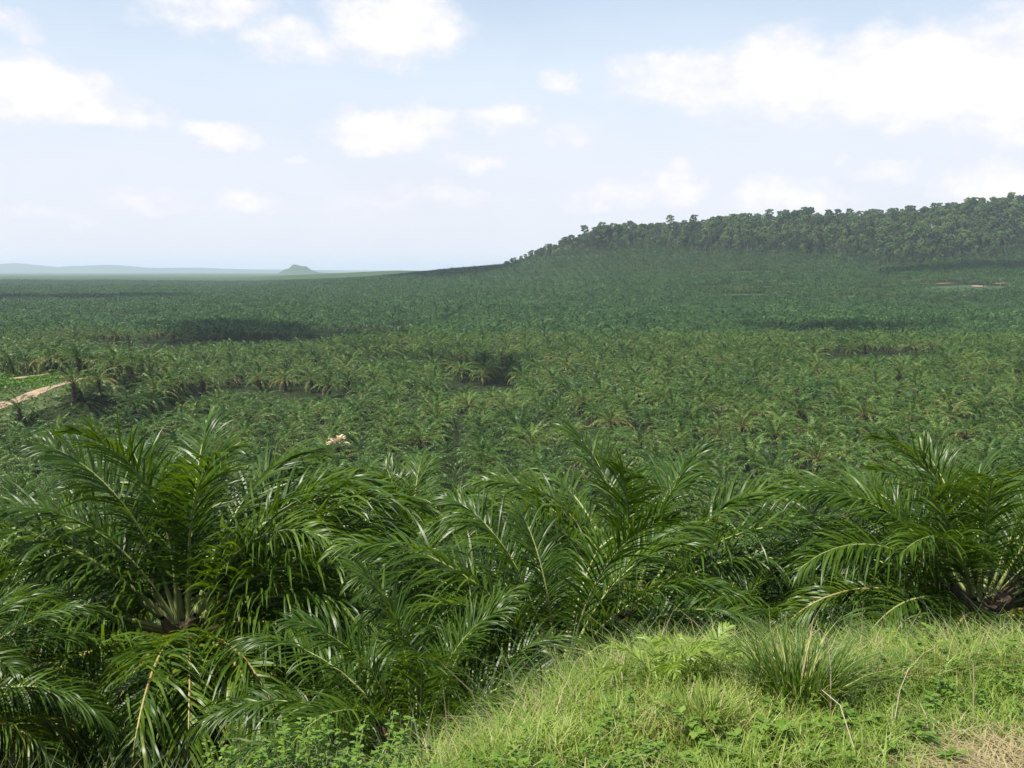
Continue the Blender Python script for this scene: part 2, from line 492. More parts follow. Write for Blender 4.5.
def near_palm(name, label, px, py, Y, nf=40, sc=1.0, seed=0, trunk=1.2, t0=0.0, t1=1.0, extra=(), lean=(0, 0), openfront=False):
    """px, py is where the heart of the crown shows"""
    r = np.random.default_rng(seed)
    c = at(px, py, Y)
    gz = float(height(c[0], c[1]))
    h = max(0.5, c[2] - gz)
    root = link(name, None, loc=(c[0], c[1], gz))
    root.empty_display_size = 0.5
    tag(root, label, 'oil palm', 'oil palms growing on the slope below the grass bank')
    link('trunk', boots_trunk(r, h, 0.34, boots=max(14, int(h * 26))).mesh('trunk', [M_trunk]), root)
    specs = []
    for i in range(nf):
        q = (i + 0.5) / nf
        t = t0 + (t1 - t0) * (0.04 + 0.96 * q ** 0.85)
        specs.append((i * 2.39996 + seed + r.normal(0, 0.12), t, r.uniform(0.88, 1.08)))
    if openfront: specs = [q_ for q_ in specs if not (math.sin(q_[0]) < -0.72 and 0.12 < q_[1] < 0.72)]
    specs += [(R(a_), t_, s_) for a_, t_, s_ in extra]
    for az, t, s_ in specs:
        k = int(np.clip(round(t * 10), 0, 10)) * 2 + int(r.integers(0, 2))
        _, leaf, rib = NEAR[k]
        fr = link('frond', leaf, root, loc=(math.cos(az) * 0.16, math.sin(az) * 0.16, h - 0.35 * t),
                  rot=(r.normal(0, 0.06) + lean[0], r.normal(0, 0.05) + lean[1], az), scl=sc * s_ * (0.78 + 0.22 * min(1, t * 2.5)))
        link('midrib', rib, fr)
    return root


near_palm('oil_palm', 'large dark oil palm at lower left, one frond hanging towards the viewer', 186, 618, 16.0, 56, 1.08, 3, openfront=True, extra=[(-91, 0.8, 0.92), (-52, 0.85, 1.0), (-122, 0.9, 0.95), (-70, 0.9, 0.9), (-106, 0.9, 0.9), (-30, 0.95, 0.95), (-145, 0.97, 0.9)])
near_palm('oil_palm', 'shaded oil palm cut off by the left edge near the bottom corner', -85, 705, 12.0, 32, 0.62, 8)
near_palm('oil_palm', 'bushy oil palm behind the grass edge with arched pale midribs facing the viewer', 560, 655, 12.6, 38, 0.70, 12, openfront=True, extra=[(178, 0.4, 1.15), (197, 0.6, 1.1), (160, 0.5, 1.1), (207, 0.75, 1.05), (185, 0.85, 1.0), (-75, 0.6, 0.8)])
near_palm('oil_palm', 'tall oil palm with the highest feathery tip in the middle of the slope', 632, 600, 16.5, 44, 0.94, 21, openfront=True)
near_palm('oil_palm', 'darker oil palm further back between the large left palm and the middle palms', 408, 590, 22.0, 40, 0.92, 31)
near_palm('oil_palm', 'oil palm with low arching fronds right of the large left palm', 420, 738, 11.0, 30, 0.60, 44)
near_palm('oil_palm', 'dense dark oil palm at the right edge above the sunny grass bank', 980, 595, 14.6, 46, 0.82, 52, openfront=True)
near_palm('oil_palm', 'low oil palm right of the tall middle one, fronds drooping onto the grass edge', 716, 652, 15.0, 30, 0.50, 63)
near_palm('oil_palm', 'oil palm standing behind the large left one at the far left, upper fronds showing', 15, 590, 24.0, 38, 0.9, 71)
near_palm('oil_palm', 'small oil palm between the drooping one and the dense dark right one', 905, 640, 15.5, 28, 0.50, 83)
near_palm('oil_palm', 'oil palm half hidden behind the right side of the large left palm', 315, 610, 21.0, 36, 0.82, 97)


# ------------------------------------------------------------------ palms of the valley
def crown(seed, nf, L, npair, nseg, hw, lmax, ribs, pale=0.0, vee=-14):
    r = np.random.default_rng(seed); a = Acc()
    for i in range(nf):
        q = (i + 0.5) / nf
        t = 0.05 + 0.93 * q ** 0.8
        s_ = r.uniform(0.88, 1.08) * (0.8 + 0.2 * min(1, 2.5 * t))
        v, f, P, ns = frond(r, t, L * s_, npair, nseg, hw, lmax, 0.5, vee)
        az = i * 2.39996 + r.normal(0, 0.15)
        tn = tone_of(r, min(t, 0.8), len(f) // ns, ns) + r.normal(0, 0.12) + 0.06 + (pale * 0.26 if q > 0.6 else 0) + (0.40 if (q > 0.86 and r.random() < 0.06 + pale * 0.5) else 0)
        a.add(rotz(v, az), f, np.clip(tn, 0, 1))
        if ribs:
            v, f = tube(P[::4], np.linspace(0.055, 0.012, len(P[::4])), 3)
            a.add(rotz(v, az), f, 0.76 + 0.1 * (t > 0.7))
    return a


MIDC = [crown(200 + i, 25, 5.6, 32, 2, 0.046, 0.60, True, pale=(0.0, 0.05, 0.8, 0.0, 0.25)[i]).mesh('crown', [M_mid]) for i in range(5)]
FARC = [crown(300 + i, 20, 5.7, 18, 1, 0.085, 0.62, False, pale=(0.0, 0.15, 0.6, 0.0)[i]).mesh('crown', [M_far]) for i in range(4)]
MIDT = [boots_trunk(np.random.default_rng(400 + i), 3.2, 0.36, 8, 30).mesh('trunk', [M_trunk]) for i in range(2)]

# planting points, triangular spacing
SP_ = 9.6
pts = []
rowsY = np.arange(52, 2750, SP_ * 0.866)
for j, y in enumerate(rowsY):
    w = y * 0.60 + 15
    xs = np.arange(-w, w, SP_) + (j % 2) * SP_ / 2
    pts.append(np.stack([xs, np.full_like(xs, y)], 1))
pts = np.concatenate(pts)
# rotate blocks slightly so that rows bend with the land
rr = rng.normal(0, 1.25, pts.shape)
pts = pts + rr
pts[:, 0] += 6 * np.sin(pts[:, 1] / 90.0); pts[:, 1] += 5 * np.sin(pts[:, 0] / 70.0)
x, y = pts[:, 0], pts[:, 1]
z = height(x, y)
px = 512 + FPX * x / y
on, _ = corridor(x, y)
fnoise = 130 * fbm(x / 55.0, y / 55.0)
forest = (px > 505) & (y > FOREST0 + rng.normal(18, 22, len(x)) + fnoise + 30 * np.sin(px / 60.0) + 40 * sstep(640, 520, px) * 0 + np.interp(px, [505, 560, 640, 700, 760, 820, 900, 1024], [385, 300, 240, 190, 125, 60, 10, 70]))
clear = (((x + 128) / 34) ** 2 + ((y - 227) / 21) ** 2) < 1
keep = (on < 0.5) & (~forest) & (~clear) & (~is_bare(x, y)) & (rng.random(len(x)) > 0.02)
x, y, z, px = x[keep], y[keep], z[keep], px[keep]
PX, PY = project(x, y, z + 5.5)
# outline of the near palms and the bank, below which nothing of the valley shows
sky_px = [-50, 0, 60, 150, 230, 300, 350, 420, 480, 560, 640, 700, 760, 810, 850, 900, 960, 1024, 1080]
sky_py = [500, 500, 470, 445, 480, 505, 490, 490, 500, 480, 465, 520, 600, 560, 480, 465, 465, 500, 500]
vis = (PX > -12) & (PX < 1036) & (PY < np.interp(PX, sky_px, sky_py)) & (y > 85)
order = np.where(vis)[0][np.argsort(y[vis])]
# a palm right behind a nearer one still shows its upper half, so distance alone decides
IND = order[:292]
rest = np.setdiff1d(np.arange(len(x)), IND)
print('palms total', len(x), 'individual max dist', y[IND].max())
size = 1.2 * rng.uniform(0.76, 1.14, len(x)) * (0.88 + 0.26 * vnoise(x / 60.0, y / 60.0))
az = rng.uniform(0, 2 * PI, len(x))
SRC = {'mid': [None] * 5, 'far': [None] * 4, 'trunk': [None] * 2}


def valley_palm(i, cm, tm):
    root = link('oil_palm', None, loc=(x[i], y[i], z[i] - 0.1), rot=(0, 0, az[i]), scl=float(size[i]))
    tag(root, 'mature oil palm in the nearest close planted rows of the valley floor below the slope', 'oil palm', 'oil palms in the nearest rows of the valley')
    t_ = link('trunk', tm, root)
    c_ = link('crown', cm, root, loc=(0, 0, 2.9))
    return c_, t_


for n, i in enumerate(IND):
    if n >= len(IND) - 4:
        k = n - (len(IND) - 4)
        c_, t_ = valley_palm(i, FARC[k], MIDT[0]); SRC['far'][k] = c_
    else:
        k = int(rng.choice(5, p=[0.3, 0.24, 0.1, 0.22, 0.14]))
        c_, t_ = valley_palm(i, MIDC[k], MIDT[n % 2])
        if SRC['mid'][k] is None: SRC['mid'][k] = c_
        if SRC['trunk'][n % 2] is None: SRC['trunk'][n % 2] = t_


def scatter(name, P, rot, scl, sources, picks, label=None, off=None, extra=None):
    """one stuff object: points that carry instances of meshes already standing in the scene"""
    me = bpy.data.meshes.new(name)
    me.vertices.add(len(P)); me.vertices.foreach_set('co', np.asarray(P, np.float32).ravel())
    a = me.attributes.new('rot', 'FLOAT_VECTOR', 'POINT')
    rv = np.asarray(rot, np.float32)
    if rv.ndim == 1: rv = np.stack([0 * rv, 0 * rv, rv], 1)
    a.data.foreach_set('vector', rv.astype(np.float32).ravel())
    a = me.attributes.new('scl', 'FLOAT', 'POINT'); a.data.foreach_set('value', np.asarray(scl, np.float32))
    a = me.attributes.new('pick', 'INT', 'POINT'); a.data.foreach_set('value', np.asarray(picks, np.int32))
    o = link(name, me); tag(o, label, kind='stuff')
    ng = bpy.data.node_groups.new(name, 'GeometryNodeTree')
    ng.interface.new_socket('Geometry', in_out='INPUT', socket_type='NodeSocketGeometry')
    ng.interface.new_socket('Geometry', in_out='OUTPUT', socket_type='NodeSocketGeometry')
    gi = ng.nodes.new('NodeGroupInput'); go = ng.nodes.new('NodeGroupOutput')

    def attr(nm, ty):
        q = ng.nodes.new('GeometryNodeInputNamedAttribute'); q.data_type = ty; q.inputs['Name'].default_value = nm
        return q.outputs['Attribute']
    outj = ng.nodes.new('GeometryNodeJoinGeometry')
    for srcs, dz in [(sources, off or 0.0)] + list(extra or []):
        j = ng.nodes.new('GeometryNodeJoinGeometry')
        for s_ in srcs:
            oi = ng.nodes.new('GeometryNodeObjectInfo'); oi.inputs['Object'].default_value = s_
            oi.inputs['As Instance'].default_value = True; oi.transform_space = 'ORIGINAL'
            ng.links.new(oi.outputs['Geometry'], j.inputs[0])
        ip = ng.nodes.new('GeometryNodeInstanceOnPoints')
        ip.inputs['Pick Instance'].default_value = True
        ng.links.new(gi.outputs[0], ip.inputs['Points']); ng.links.new(j.outputs[0], ip.inputs['Instance'])
        ng.links.new(attr('pick', 'INT'), ip.inputs['Instance Index'])
        ng.links.new(attr('rot', 'FLOAT_VECTOR'), ip.inputs['Rotation'])
        ng.links.new(attr('scl', 'FLOAT'), ip.inputs['Scale'])
        ti = ng.nodes.new('GeometryNodeTranslateInstances'); ti.inputs['Translation'].default_value = (0, 0, dz)
        ng.links.new(ip.outputs[0], ti.inputs[0])
        ng.links.new(ti.outputs[0], outj.inputs[0])
    ng.links.new(outj.outputs[0], go.inputs[0])
    md = o.modifiers.new('scatter', 'NODES'); md.node_group = ng
    return o


# the rest of the valley: palms just past the individual ones, then all those far off
ry = y[rest]
a_ = rest[(ry < 520)]; b_ = rest[(ry >= 520)]
P3 = np.stack([x, y, z - 0.1], 1)
scatter('plantation_palms', P3[a_], az[a_], size[a_], [SRC['mid'][0], SRC['mid'][1], SRC['mid'][3], SRC['mid'][4], SRC['mid'][2]],
        rng.choice(5, len(a_)), 'closed rows of oil palms filling the middle of the valley', 2.9, [(SRC['trunk'], 0.0)])
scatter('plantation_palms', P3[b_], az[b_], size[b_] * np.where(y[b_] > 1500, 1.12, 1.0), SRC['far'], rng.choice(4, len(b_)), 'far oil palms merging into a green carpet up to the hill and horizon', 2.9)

# pale dead palm left of the middle
c = at(338, 446, 178.0); gz = float(height(c[0], c[1]))
dp = link('dead_palm', None, loc=(c[0], c[1], gz)); tag(dp, 'small dead palm with bleached straw coloured fronds among the green palms', 'dead palm')
link('trunk', boots_trunk(np.random.default_rng(5), max(2.0, c[2] - gz), 0.3, 8, 24).mesh('trunk', [M_trunk]), dp)
r = np.random.default_rng(77); a = Acc()
for i in range(26):
    v, f, P, ns = frond(r, r.uniform(0.0, 0.75), 2.4, 14, 2, 0.08, 0.5)
    a.add(rotz(v, i * 2.4), f)
link('crown', a.mesh('crown', [M_straw]), dp, loc=(0, 0, max(2.0, c[2] - gz)))

# ------------------------------------------------------------------ forest on the hill
def leafcloud(r, centres, radii, per, size_, tone0, tv=0.07):
    """leaf sprays on the skins of several clumps"""
    C_ = np.repeat(np.asarray(centres), per, 0); Rr = np.repeat(np.asarray(radii), per)
    d = norm(r.normal(0, 1, C_.shape)); d[:, 2] = np.abs(d[:, 2]) * 0.9 - 0.25 * (r.random(len(d)) < 0.35)
    p = C_ + d * (Rr * r.uniform(0.55, 1.05, len(Rr)))[:, None] * np.array([1, 1, 0.9])
    nrm = norm(d + r.normal(0, 0.45, d.shape))
    a_ = norm(np.cross(nrm, norm(r.normal(0, 1, d.shape)))); b2 = np.cross(nrm, a_)
    s_ = size_ * r.uniform(0.5, 1.3, len(p))[:, None]
    v = np.stack([p - a_ * s_, p + b2 * s_ * 0.6, p + a_ * s_, p - b2 * s_ * 0.6], 1).reshape(-1, 3)
    f = np.arange(len(v)).reshape(-1, 4)
    tn = tone0 + r.normal(0, 0.07, len(p)) + np.repeat(r.normal(0, 0.06, len(radii)), per)
    return v, f, np.clip(tn, 0, 1)


def tree_meshes(kind, seed):
    r = np.random.default_rng(seed)
    H, W, bare, n = {'round': (21, 6.0, 0.12, 22), 'tall': (27, 4.8, 0.22, 20), 'umbrella': (33, 5.0, 0.66, 12), 'small': (12, 4.5, 0.05, 16), 'ragged': (25, 4.8, 0.2, 15), 'wide': (18, 7.5, 0.15, 26)}[kind]
    W *= 1.22
    tr = Acc(); cen = []; rad = []
    bend = r.normal(0, 0.5, 2)
    zz = np.linspace(-2, H * 0.86, 7)
    cl = np.stack([bend[0] * (zz / H) ** 2 * 2, bend[1] * (zz / H) ** 2 * 2, zz], 1)
    v, f = tube(cl, np.interp(zz, [-2, 2, H], [0.5, 0.34, 0.14]) * (H / 24), 7); tr.add(v, f)
    for i in range(n):
        q = (i + 0.5) / n
        h = H * (bare + (0.93 - bare) * (q ** 0.8))
        an = i * 2.39996 + r.normal(0, 0.3)
        prof = {'round': math.sin(PI * (0.15 + 0.7 * q)), 'umbrella': 1.0 - 0.2 * q, 'tall': 0.9 - 0.4 * q, 'small': math.sin(PI * (0.2 + 0.7 * q)), 'ragged': r.uniform(0.3, 1.0), 'wide': 1 - 0.5 * q}[kind]
        rr_ = W * prof * r.uniform(0.45, 0.85)
        if i == n - 1: rr_ *= 0.2
        c_ = np.array([math.cos(an) * rr_, math.sin(an) * rr_, h])
        cen.append(c_); rad.append(W * r.uniform(0.26, 0.44) * (0.75 if kind in ('ragged', 'tall') else 1))
        b0 = np.array([np.interp(h * 0.78, zz, cl[:, 0]), np.interp(h * 0.78, zz, cl[:, 1]), h * 0.78])
        v, f = tube(np.array([b0, (b0 + c_) / 2 + [0, 0, -0.4], c_]), np.array([0.2, 0.13, 0.05]) * H / 24, 4); tr.add(v, f)
    a = Acc(); v, f, t_ = leafcloud(r, cen, rad, 70, 0.85, {'small': 0.66, 'wide': 0.44, 'umbrella': 0.3}.get(kind, 0.34)); a.add(v, f, t_)
    return a.mesh('crown', [M_tree]), tr.mesh('trunk', [M_bark], True), H


KINDS = ['round', 'tall', 'umbrella', 'small', 'ragged', 'wide', 'round', 'ragged']
TREES = [tree_meshes(k, 500 + i) for i, k in enumerate(KINDS)]
NAMES = {'round': 'round crowned', 'tall': 'slender tall', 'umbrella': 'flat topped emergent', 'small': 'low young', 'ragged': 'thin ragged', 'wide': 'broad spreading'}
tp = []
for j, yy in enumerate(np.arange(FOREST0 - 110, 2050, 7.4)):
    xs = np.arange(-60, yy * 0.62, 7.8) + (j % 2) * 4.8
    tp.append(np.stack([xs, np.full_like(xs, yy)], 1))
tp = np.concatenate(tp) + rng.normal(0, 2.4, (sum(map(len, tp)), 2))
tx, ty = tp[:, 0], tp[:, 1]; tz = height(tx, ty); tpx = 512 + FPX * tx / ty
fn = 130 * fbm(tx / 55.0, ty / 55.0)
m = (tpx > 505) & (tpx < 1075) & (ty > FOREST0 + rng.normal(-4, 22, len(tx)) + fn + 30 * np.sin(tpx / 60.0) + np.interp(tpx, [505, 560, 640, 700, 760, 820, 900, 1024], [385, 300, 240, 190, 125, 60, 10, 70]))
m &= ty < 1800
tx, ty, tz, tpx = tx[m], ty[m], tz[m], tpx[m]
TPX, TPY = project(tx, ty, tz + 20)
edge = ty - (FOREST0 + 130 * fbm(tx / 55.0, ty / 55.0) + 30 * np.sin(tpx / 60.0) + np.interp(tpx, [505, 560, 640, 700, 760, 820, 900, 1024], [385, 300, 240, 190, 125, 60, 10, 70]))
pk = np.where((edge < 34) | ((edge < 95) & (rng.random(len(tx)) < 0.45)), rng.choice([3, 3, 5, 5, 3], len(tx)), rng.choice([0, 1, 2, 4, 5, 6, 7, 0, 5], len(tx)))
crestness = np.exp(-((ty - 1590) / 45.0) ** 2)
pk = np.where((crestness > 0.4) & (rng.random(len(tx)) < 0.30), rng.choice([2, 4, 1], len(tx)), pk)
big = rng.random(len(tx)) < 0.03 + 0.10 * crestness
pk = np.where(big & (edge > 40), rng.choice([2, 1, 4], len(tx)), pk)
tsc = rng.uniform(0.5, 1.22, len(tx)) * 0.84 * np.interp(edge, [-30, 20, 75], [0.5, 0.9, 1.0]) * (0.75 + 0.5 * vnoise(tx / 70.0 + 5, ty / 70.0)) * np.interp(tpx, [505, 545, 620], [0.45, 0.75, 1.0])
tsc = np.where(big & (edge > 40) & (tpx > 580), np.clip(tsc * 1.5, 0.85, 1.2), tsc)
trot = rng.uniform(0, 2 * PI, len(tx))
# most visible trees: those along the skyline and along the lower edge of the forest
score = (np.abs(ty - 1585) < 48) * 2.0 + (edge < 30) * 1.0 + rng.random(len(tx)) * 1.5
score = np.where((TPX > -5) & (TPX < 1030), score, -1)
TI = np.argsort(-score)[:285]
TR = np.setdiff1d(np.arange(len(tx)), TI)
TSRC = [None] * len(TREES); TTSRC = [None] * len(TREES)
for i in TI:
    k = int(pk[i]); cr, tr, H = TREES[k]
    where = 'on the skyline of the forested hill' if ty[i] > 1500 else ('at the lower edge of the hill forest above the palms' if edge[i] < 30 else 'within the forest on the hillside')
    root = link('rainforest_tree', None, loc=(tx[i], ty[i], tz[i]), rot=(0, 0, trot[i]), scl=float(tsc[i]))
    kd = NAMES[KINDS[k]]
    tag(root, f'{kd} green rainforest tree {where}', 'tree', f'{kd} rainforest trees {where}')
    c_ = link('crown', cr, root); t_ = link('trunk', tr, root)
    if TSRC[k] is None: TSRC[k] = c_; TTSRC[k] = t_
for k in range(len(TREES)):
    if TSRC[k] is None: TSRC[k] = next(q for q in TSRC if q); TTSRC[k] = next(q for q in TTSRC if q)
scatter('hill_forest', np.stack([tx, ty, tz], 1)[TR], trot[TR], tsc[TR], TSRC, pk[TR], 'dense rainforest covering the hillside', 0.0, [(TTSRC, 0.0)])

# bare pale dead tree on the right of the hillside, and a lone one at the left end of the ridge
for (bx, by, hh, lab) in [(931, 246, 26, 'tall bare dead tree with a white trunk high on the right of the forested hill'),
                          (672, 238, 26, 'bare pale trunked tree under the skyline on the left half of the hill'),
                          (545, 240, 20, 'thin dark tree standing alone on the skyline at the left end of the hill')]:
    X_, Y_, Z_ = hit(bx, by + 2, 1100)
    if by == 240:
        Y_ = 1570.0; X_ = at(545, 240, Y_)[0]; Z_ = float(height(X_, Y_))
    root = link('dead_tree', None, loc=(X_, Y_, Z_)); tag(root, lab, 'tree')
    r = np.random.default_rng(int(bx)); a = Acc()
    zz = np.linspace(-1, hh + 6, 6)
    v, f = tube(np.stack([0.5 * np.sin(zz / 9), 0 * zz, zz], 1), np.linspace(1.0, 0.25, 6), 7); a.add(v, f)
    mt = M_whitebark if by != 240 else M_bark
    link('trunk', a.mesh('trunk', [mt], True), root)
    for k in range(5):
        h0 = hh * r.uniform(0.6, 1.1); an = r.uniform(0, 6.28); L = r.uniform(2, 5)
        v, f = tube(np.array([[0, 0, h0], [math.cos(an) * L * 0.5, math.sin(an) * L * 0.5, h0 + L * 0.35], [math.cos(an) * L, math.sin(an) * L, h0 + L * 0.9]]), [0.3, 0.2, 0.07], 5)
        link('branch', new_mesh('branch', v, f, [mt]), root)

# ------------------------------------------------------------------ grass bank
def blades(r, x, y, hgt, wid, lean, nseg=3, zoff=0.0, az=None):
    n = len(x); z0 = height(x, y) + zoff
    az_ = r.uniform(0, 2 * PI, n) if az is None else az
    d = np.stack([np.cos(az_), np.sin(az_)], 1)
    P = []
    for k in range(nseg + 1):
        q = k / nseg
        hor = (lean * q ** 1.8)[:, None] * d * hgt[:, None]
        zz_ = hgt * (q - 0.38 * lean * q ** 2.4)
        P.append(np.concatenate([np.stack([x, y], 1) + hor, (z0 + zz_)[:, None]], 1))
    P = np.stack(P, 1)
    wa = az_ + PI / 2 + r.normal(0, 0.5, n)
    W = np.stack([np.cos(wa), np.sin(wa), 0 * wa], 1)[:, None, :].repeat(nseg + 1, 1)
    prof = np.interp(np.linspace(0, 1, nseg + 1), [0, 0.4, 1], [0.8, 1.0, 0.08])
    return ribbons(P, W, wid[:, None] * prof[None, :])


def bank_points(r, n, x0=-3.2, x1=5.6, y0=1.6, y1=8.5, over=0.6):
    X = r.uniform(x0, x1, n); Y = r.uniform(y0, y1, n)
    lim = bank_edge(X) + over + 0.9 * (vnoise(X * 1.5, Y * 1.5 + 9) - 0.5)
    k = (Y < lim) & (np.abs(X) < Y * 0.62 + 1.0)
    return X[k], Y[k]


r = np.random.default_rng(900)
X, Y = bank_points(r, 230000, over=0.5)
cl = vnoise(X * 1.7 + 31, Y * 1.7); cl2 = vnoise(X * 5 + 11, Y * 5 + 3)
dryp = np.exp(-(((X - 2.1) / 0.36) ** 2 + ((Y - 3.8) / 0.42) ** 2)) + 0.5 * np.exp(-(((X - 0.42) / 0.16) ** 2 + ((Y - 3.5) / 0.14) ** 2))
keepg = r.random(len(X)) > 0.7 * dryp
X, Y, cl, cl2, dryp = [q[keepg] for q in (X, Y, cl, cl2, dryp)]
hg = (0.04 + 0.09 * cl + 0.09 * cl2) * np.interp(X, [-0.3, 1.0], [0.7, 1.0]) * r.uniform(0.5, 1.3, len(X)) * (1 - 0.45 * np.clip(dryp, 0, 1))
tn = 0.26 + 0.30 * cl2 + 0.30 * (vnoise(X * 1.1, Y * 1.1 + 60) - 0.5) + r.normal(0, 0.12, len(X))
tn = np.where(r.random(len(X)) < 0.035 + 0.45 * dryp, r.uniform(0.78, 0.98, len(X)), tn)
v, f = blades(r, X, Y, hg, r.uniform(0.0018, 0.0042, len(X)), r.uniform(0.2, 1.1, len(X)))
a = Acc(); a.add(v, f, np.clip(np.repeat(tn, 3), 0, 1))
tag(link('grass', a.mesh('grass', [M_grass])), 'sunlit rough grass covering the bank in front', 'grass', kind='stuff')

# dry stems and litter lying in the grass
n = 3600
X, Y = bank_points(r, n, over=0.8)
extra_x = r.normal(2.1, 0.24, 3200); extra_y = r.normal(3.8, 0.28, 3200)
ex2 = r.normal(0.42, 0.12, 350); ey2 = r.normal(3.5, 0.09, 350)
X = np.r_[X, extra_x, ex2]; Y = np.r_[Y, extra_y, ey2]
tn = np.where(r.random(len(X)) < 0.3 + 0.55 * (np.hypot(X - 2.1, Y - 3.8) < 0.6), r.uniform(0.93, 1.0, len(X)), r.uniform(0.8, 0.93, len(X)))
v, f = blades(r, X, Y, r.uniform(0.05, 0.20, len(X)), r.uniform(0.0015, 0.0045, len(X)), r.uniform(1.0, 2.2, len(X)), 2, 0.01)
a = Acc(); a.add(v, f, np.repeat(tn, 2))
tag(link('dry_litter', a.mesh('dry_litter', [M_grass])), 'dry straw and reddish dead leaves lying in the grass', 'litter', kind='stuff')

# tangle of thin stems where the bank drops away
X = r.uniform(-0.5, 6.5, 20000); Y = bank_edge(X) + 0.2 + r.exponential(0.9, len(X))
tn = np.where(r.random(len(X)) < 0.25, r.uniform(0.72, 0.95, len(X)), r.uniform(0.1, 0.55, len(X)))
v, f = blades(r, X, Y, r.uniform(0.10, 0.42, len(X)) * np.interp(X, [0, 1.2], [0.6, 1.0]), r.uniform(0.0015, 0.004, len(X)), r.uniform(0.4, 1.6, len(X)), 3)
a = Acc(); a.add(v, f, np.repeat(tn, 3))
tag(link('undergrowth', a.mesh('undergrowth', [M_grass])), 'tangled half dry stems where the bank drops to the palms', 'undergrowth', kind='stuff')

# slope cover under the palms
n = 90000
X = r.uniform(-22, 24, n); Y = r.uniform(3.6, 45, n); Y = np.maximum(Y, bank_edge(X) + 0.9 + r.random(n)); k = np.abs(X) < Y * 0.6 + 4; X, Y = X[k], Y[k]
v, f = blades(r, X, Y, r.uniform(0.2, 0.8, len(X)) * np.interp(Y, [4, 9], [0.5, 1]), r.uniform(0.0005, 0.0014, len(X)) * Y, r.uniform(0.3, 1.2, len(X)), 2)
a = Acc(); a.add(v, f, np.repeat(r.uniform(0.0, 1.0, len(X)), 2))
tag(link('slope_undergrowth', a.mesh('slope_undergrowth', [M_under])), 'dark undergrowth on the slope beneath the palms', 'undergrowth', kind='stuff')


def leafy(r, stems, h, spread, leaf, perstem, tone0):
    """small leafed plant: thin stems with opposite pointed leaves"""
    st = Acc(); lf = Acc()
    for i in range(stems):
        an = r.uniform(0, 6.28); rr_ = spread * math.sqrt(r.random()) * 0.5; hh = h * r.uniform(0.5, 1.1)
        b0 = np.array([math.cos(an) * rr_, math.sin(an) * rr_, -0.02]); tip = b0 * [1.9, 1.9, 1] + [r.normal(0, 0.04), r.normal(0, 0.04), hh]
        P = np.array([b0, (b0 + tip) / 2 + r.normal(0, 0.015, 3), tip])
        v, f = tube(P, [0.004, 0.003, 0.0015], 4); st.add(v, f)
        k = perstem
        q = np.sqrt(r.uniform(0.1, 1, k)); c_ = b0 + (tip - b0) * q[:, None]
        an2 = r.uniform(0, 6.28, k); d = np.stack([np.cos(an2), np.sin(an2), r.uniform(-0.1, 0.6, k)], 1); d = norm(d)
        L = leaf * r.uniform(0.6, 1.25, k)[:, None]; w_ = norm(np.cross(d, [0, 0, 1.0])) * L * 0.30
        up = np.cross(w_, d) * 0.0
        v = np.stack([c_, c_ + d * L * 0.5 + w_, c_ + d * L + [0, 0, -0.15 * leaf], c_ + d * L * 0.5 - w_], 1).reshape(-1, 3)
        lf.add(v, np.arange(len(v)).reshape(-1, 4), np.clip(tone0 + r.normal(0, 0.13, k), 0, 1))
    return st, lf


# scattered small weeds in the grass (uncountable)
a = Acc()
X, Y = bank_points(r, 2600, over=0.2)
for x_, y_ in zip(X, Y):
    if vnoise(x_ * 1.2 + 40, y_ * 1.2) < 0.45: continue
    st, lf = leafy(r, 3, r.uniform(0.08, 0.2), 0.16, r.uniform(0.025, 0.05), 12, r.uniform(0.35, 0.75))
    o_ = np.array([x_, y_, float(height(x_, y_))])
    a.add(np.concatenate(lf.v) + o_, np.concatenate(lf.f), np.concatenate(lf.t))
tag(link('weeds', a.mesh('weeds', [M_weed])), 'small broad leafed weeds spread through the grass', 'weeds', kind='stuff')


def plant(name, label, cat, px, py, h, spread, stems, leaf, per, tone, seed, group=None):
    x_, y_, z_ = hit(px, py, 1.5, 40)
    if name == 'leafy_bush':     # rooted on the lip of the bank
        y_ = 3.6; x_ = (px - 512) / FPX * y_ * 1.12; z_ = float(height(x_, y_)); print('bush', project(x_, y_, z_ + h), project(x_, y_, z_))
    r = np.random.default_rng(seed); st, lf = leafy(r, stems, h, spread, leaf, per, tone)
    root = link(name, None, loc=(x_, y_, z_)); root.empty_display_size = 0.1
    tag(root, label, cat, group)
    link('stem', st.mesh('stem', [M_rib]), root); link('leaves', lf.mesh('leaves', [M_weed]), root)


plant('leafy_bush', 'bright green small leafed bush at the bottom edge below the drooping palm fronds', 'bush', 335, 792, 0.38, 0.40, 90, 0.032, 34, 0.62, 1)
plant('leafy_bush', 'low bright leafy sprig at the bottom edge, left of the larger leafy bush', 'bush', 250, 800, 0.36, 0.3, 44, 0.03, 26, 0.62, 2)
plant('leafy_weed', 'bright broad leafed weed low in the grass under the tall grass tuft', 'weed', 760, 758, 0.15, 0.40, 34, 0.055, 18, 0.6, 3)
plant('leafy_weed', 'bright broad leafed weed at the bottom of the grass, left of the reddish dry patch', 'weed', 880, 765, 0.14, 0.36, 30, 0.055, 18, 0.55, 4)
plant('leafy_weed', 'pale green weed near the right end of the grass edge under the dark palm', 'weed', 972, 678, 0.2, 0.5, 36, 0.055, 18, 0.6, 5)
plant('leafy_weed', 'yellow green weed at the top of the grass beside the two ferns', 'weed', 735, 660, 0.22, 0.45, 34, 0.03, 30, 0.85, 6)
plant('leafy_weed', 'dark green broad leafed weed right of the tall grass tuft', 'weed', 868, 690, 0.2, 0.3, 26, 0.05, 18, 0.2, 7)


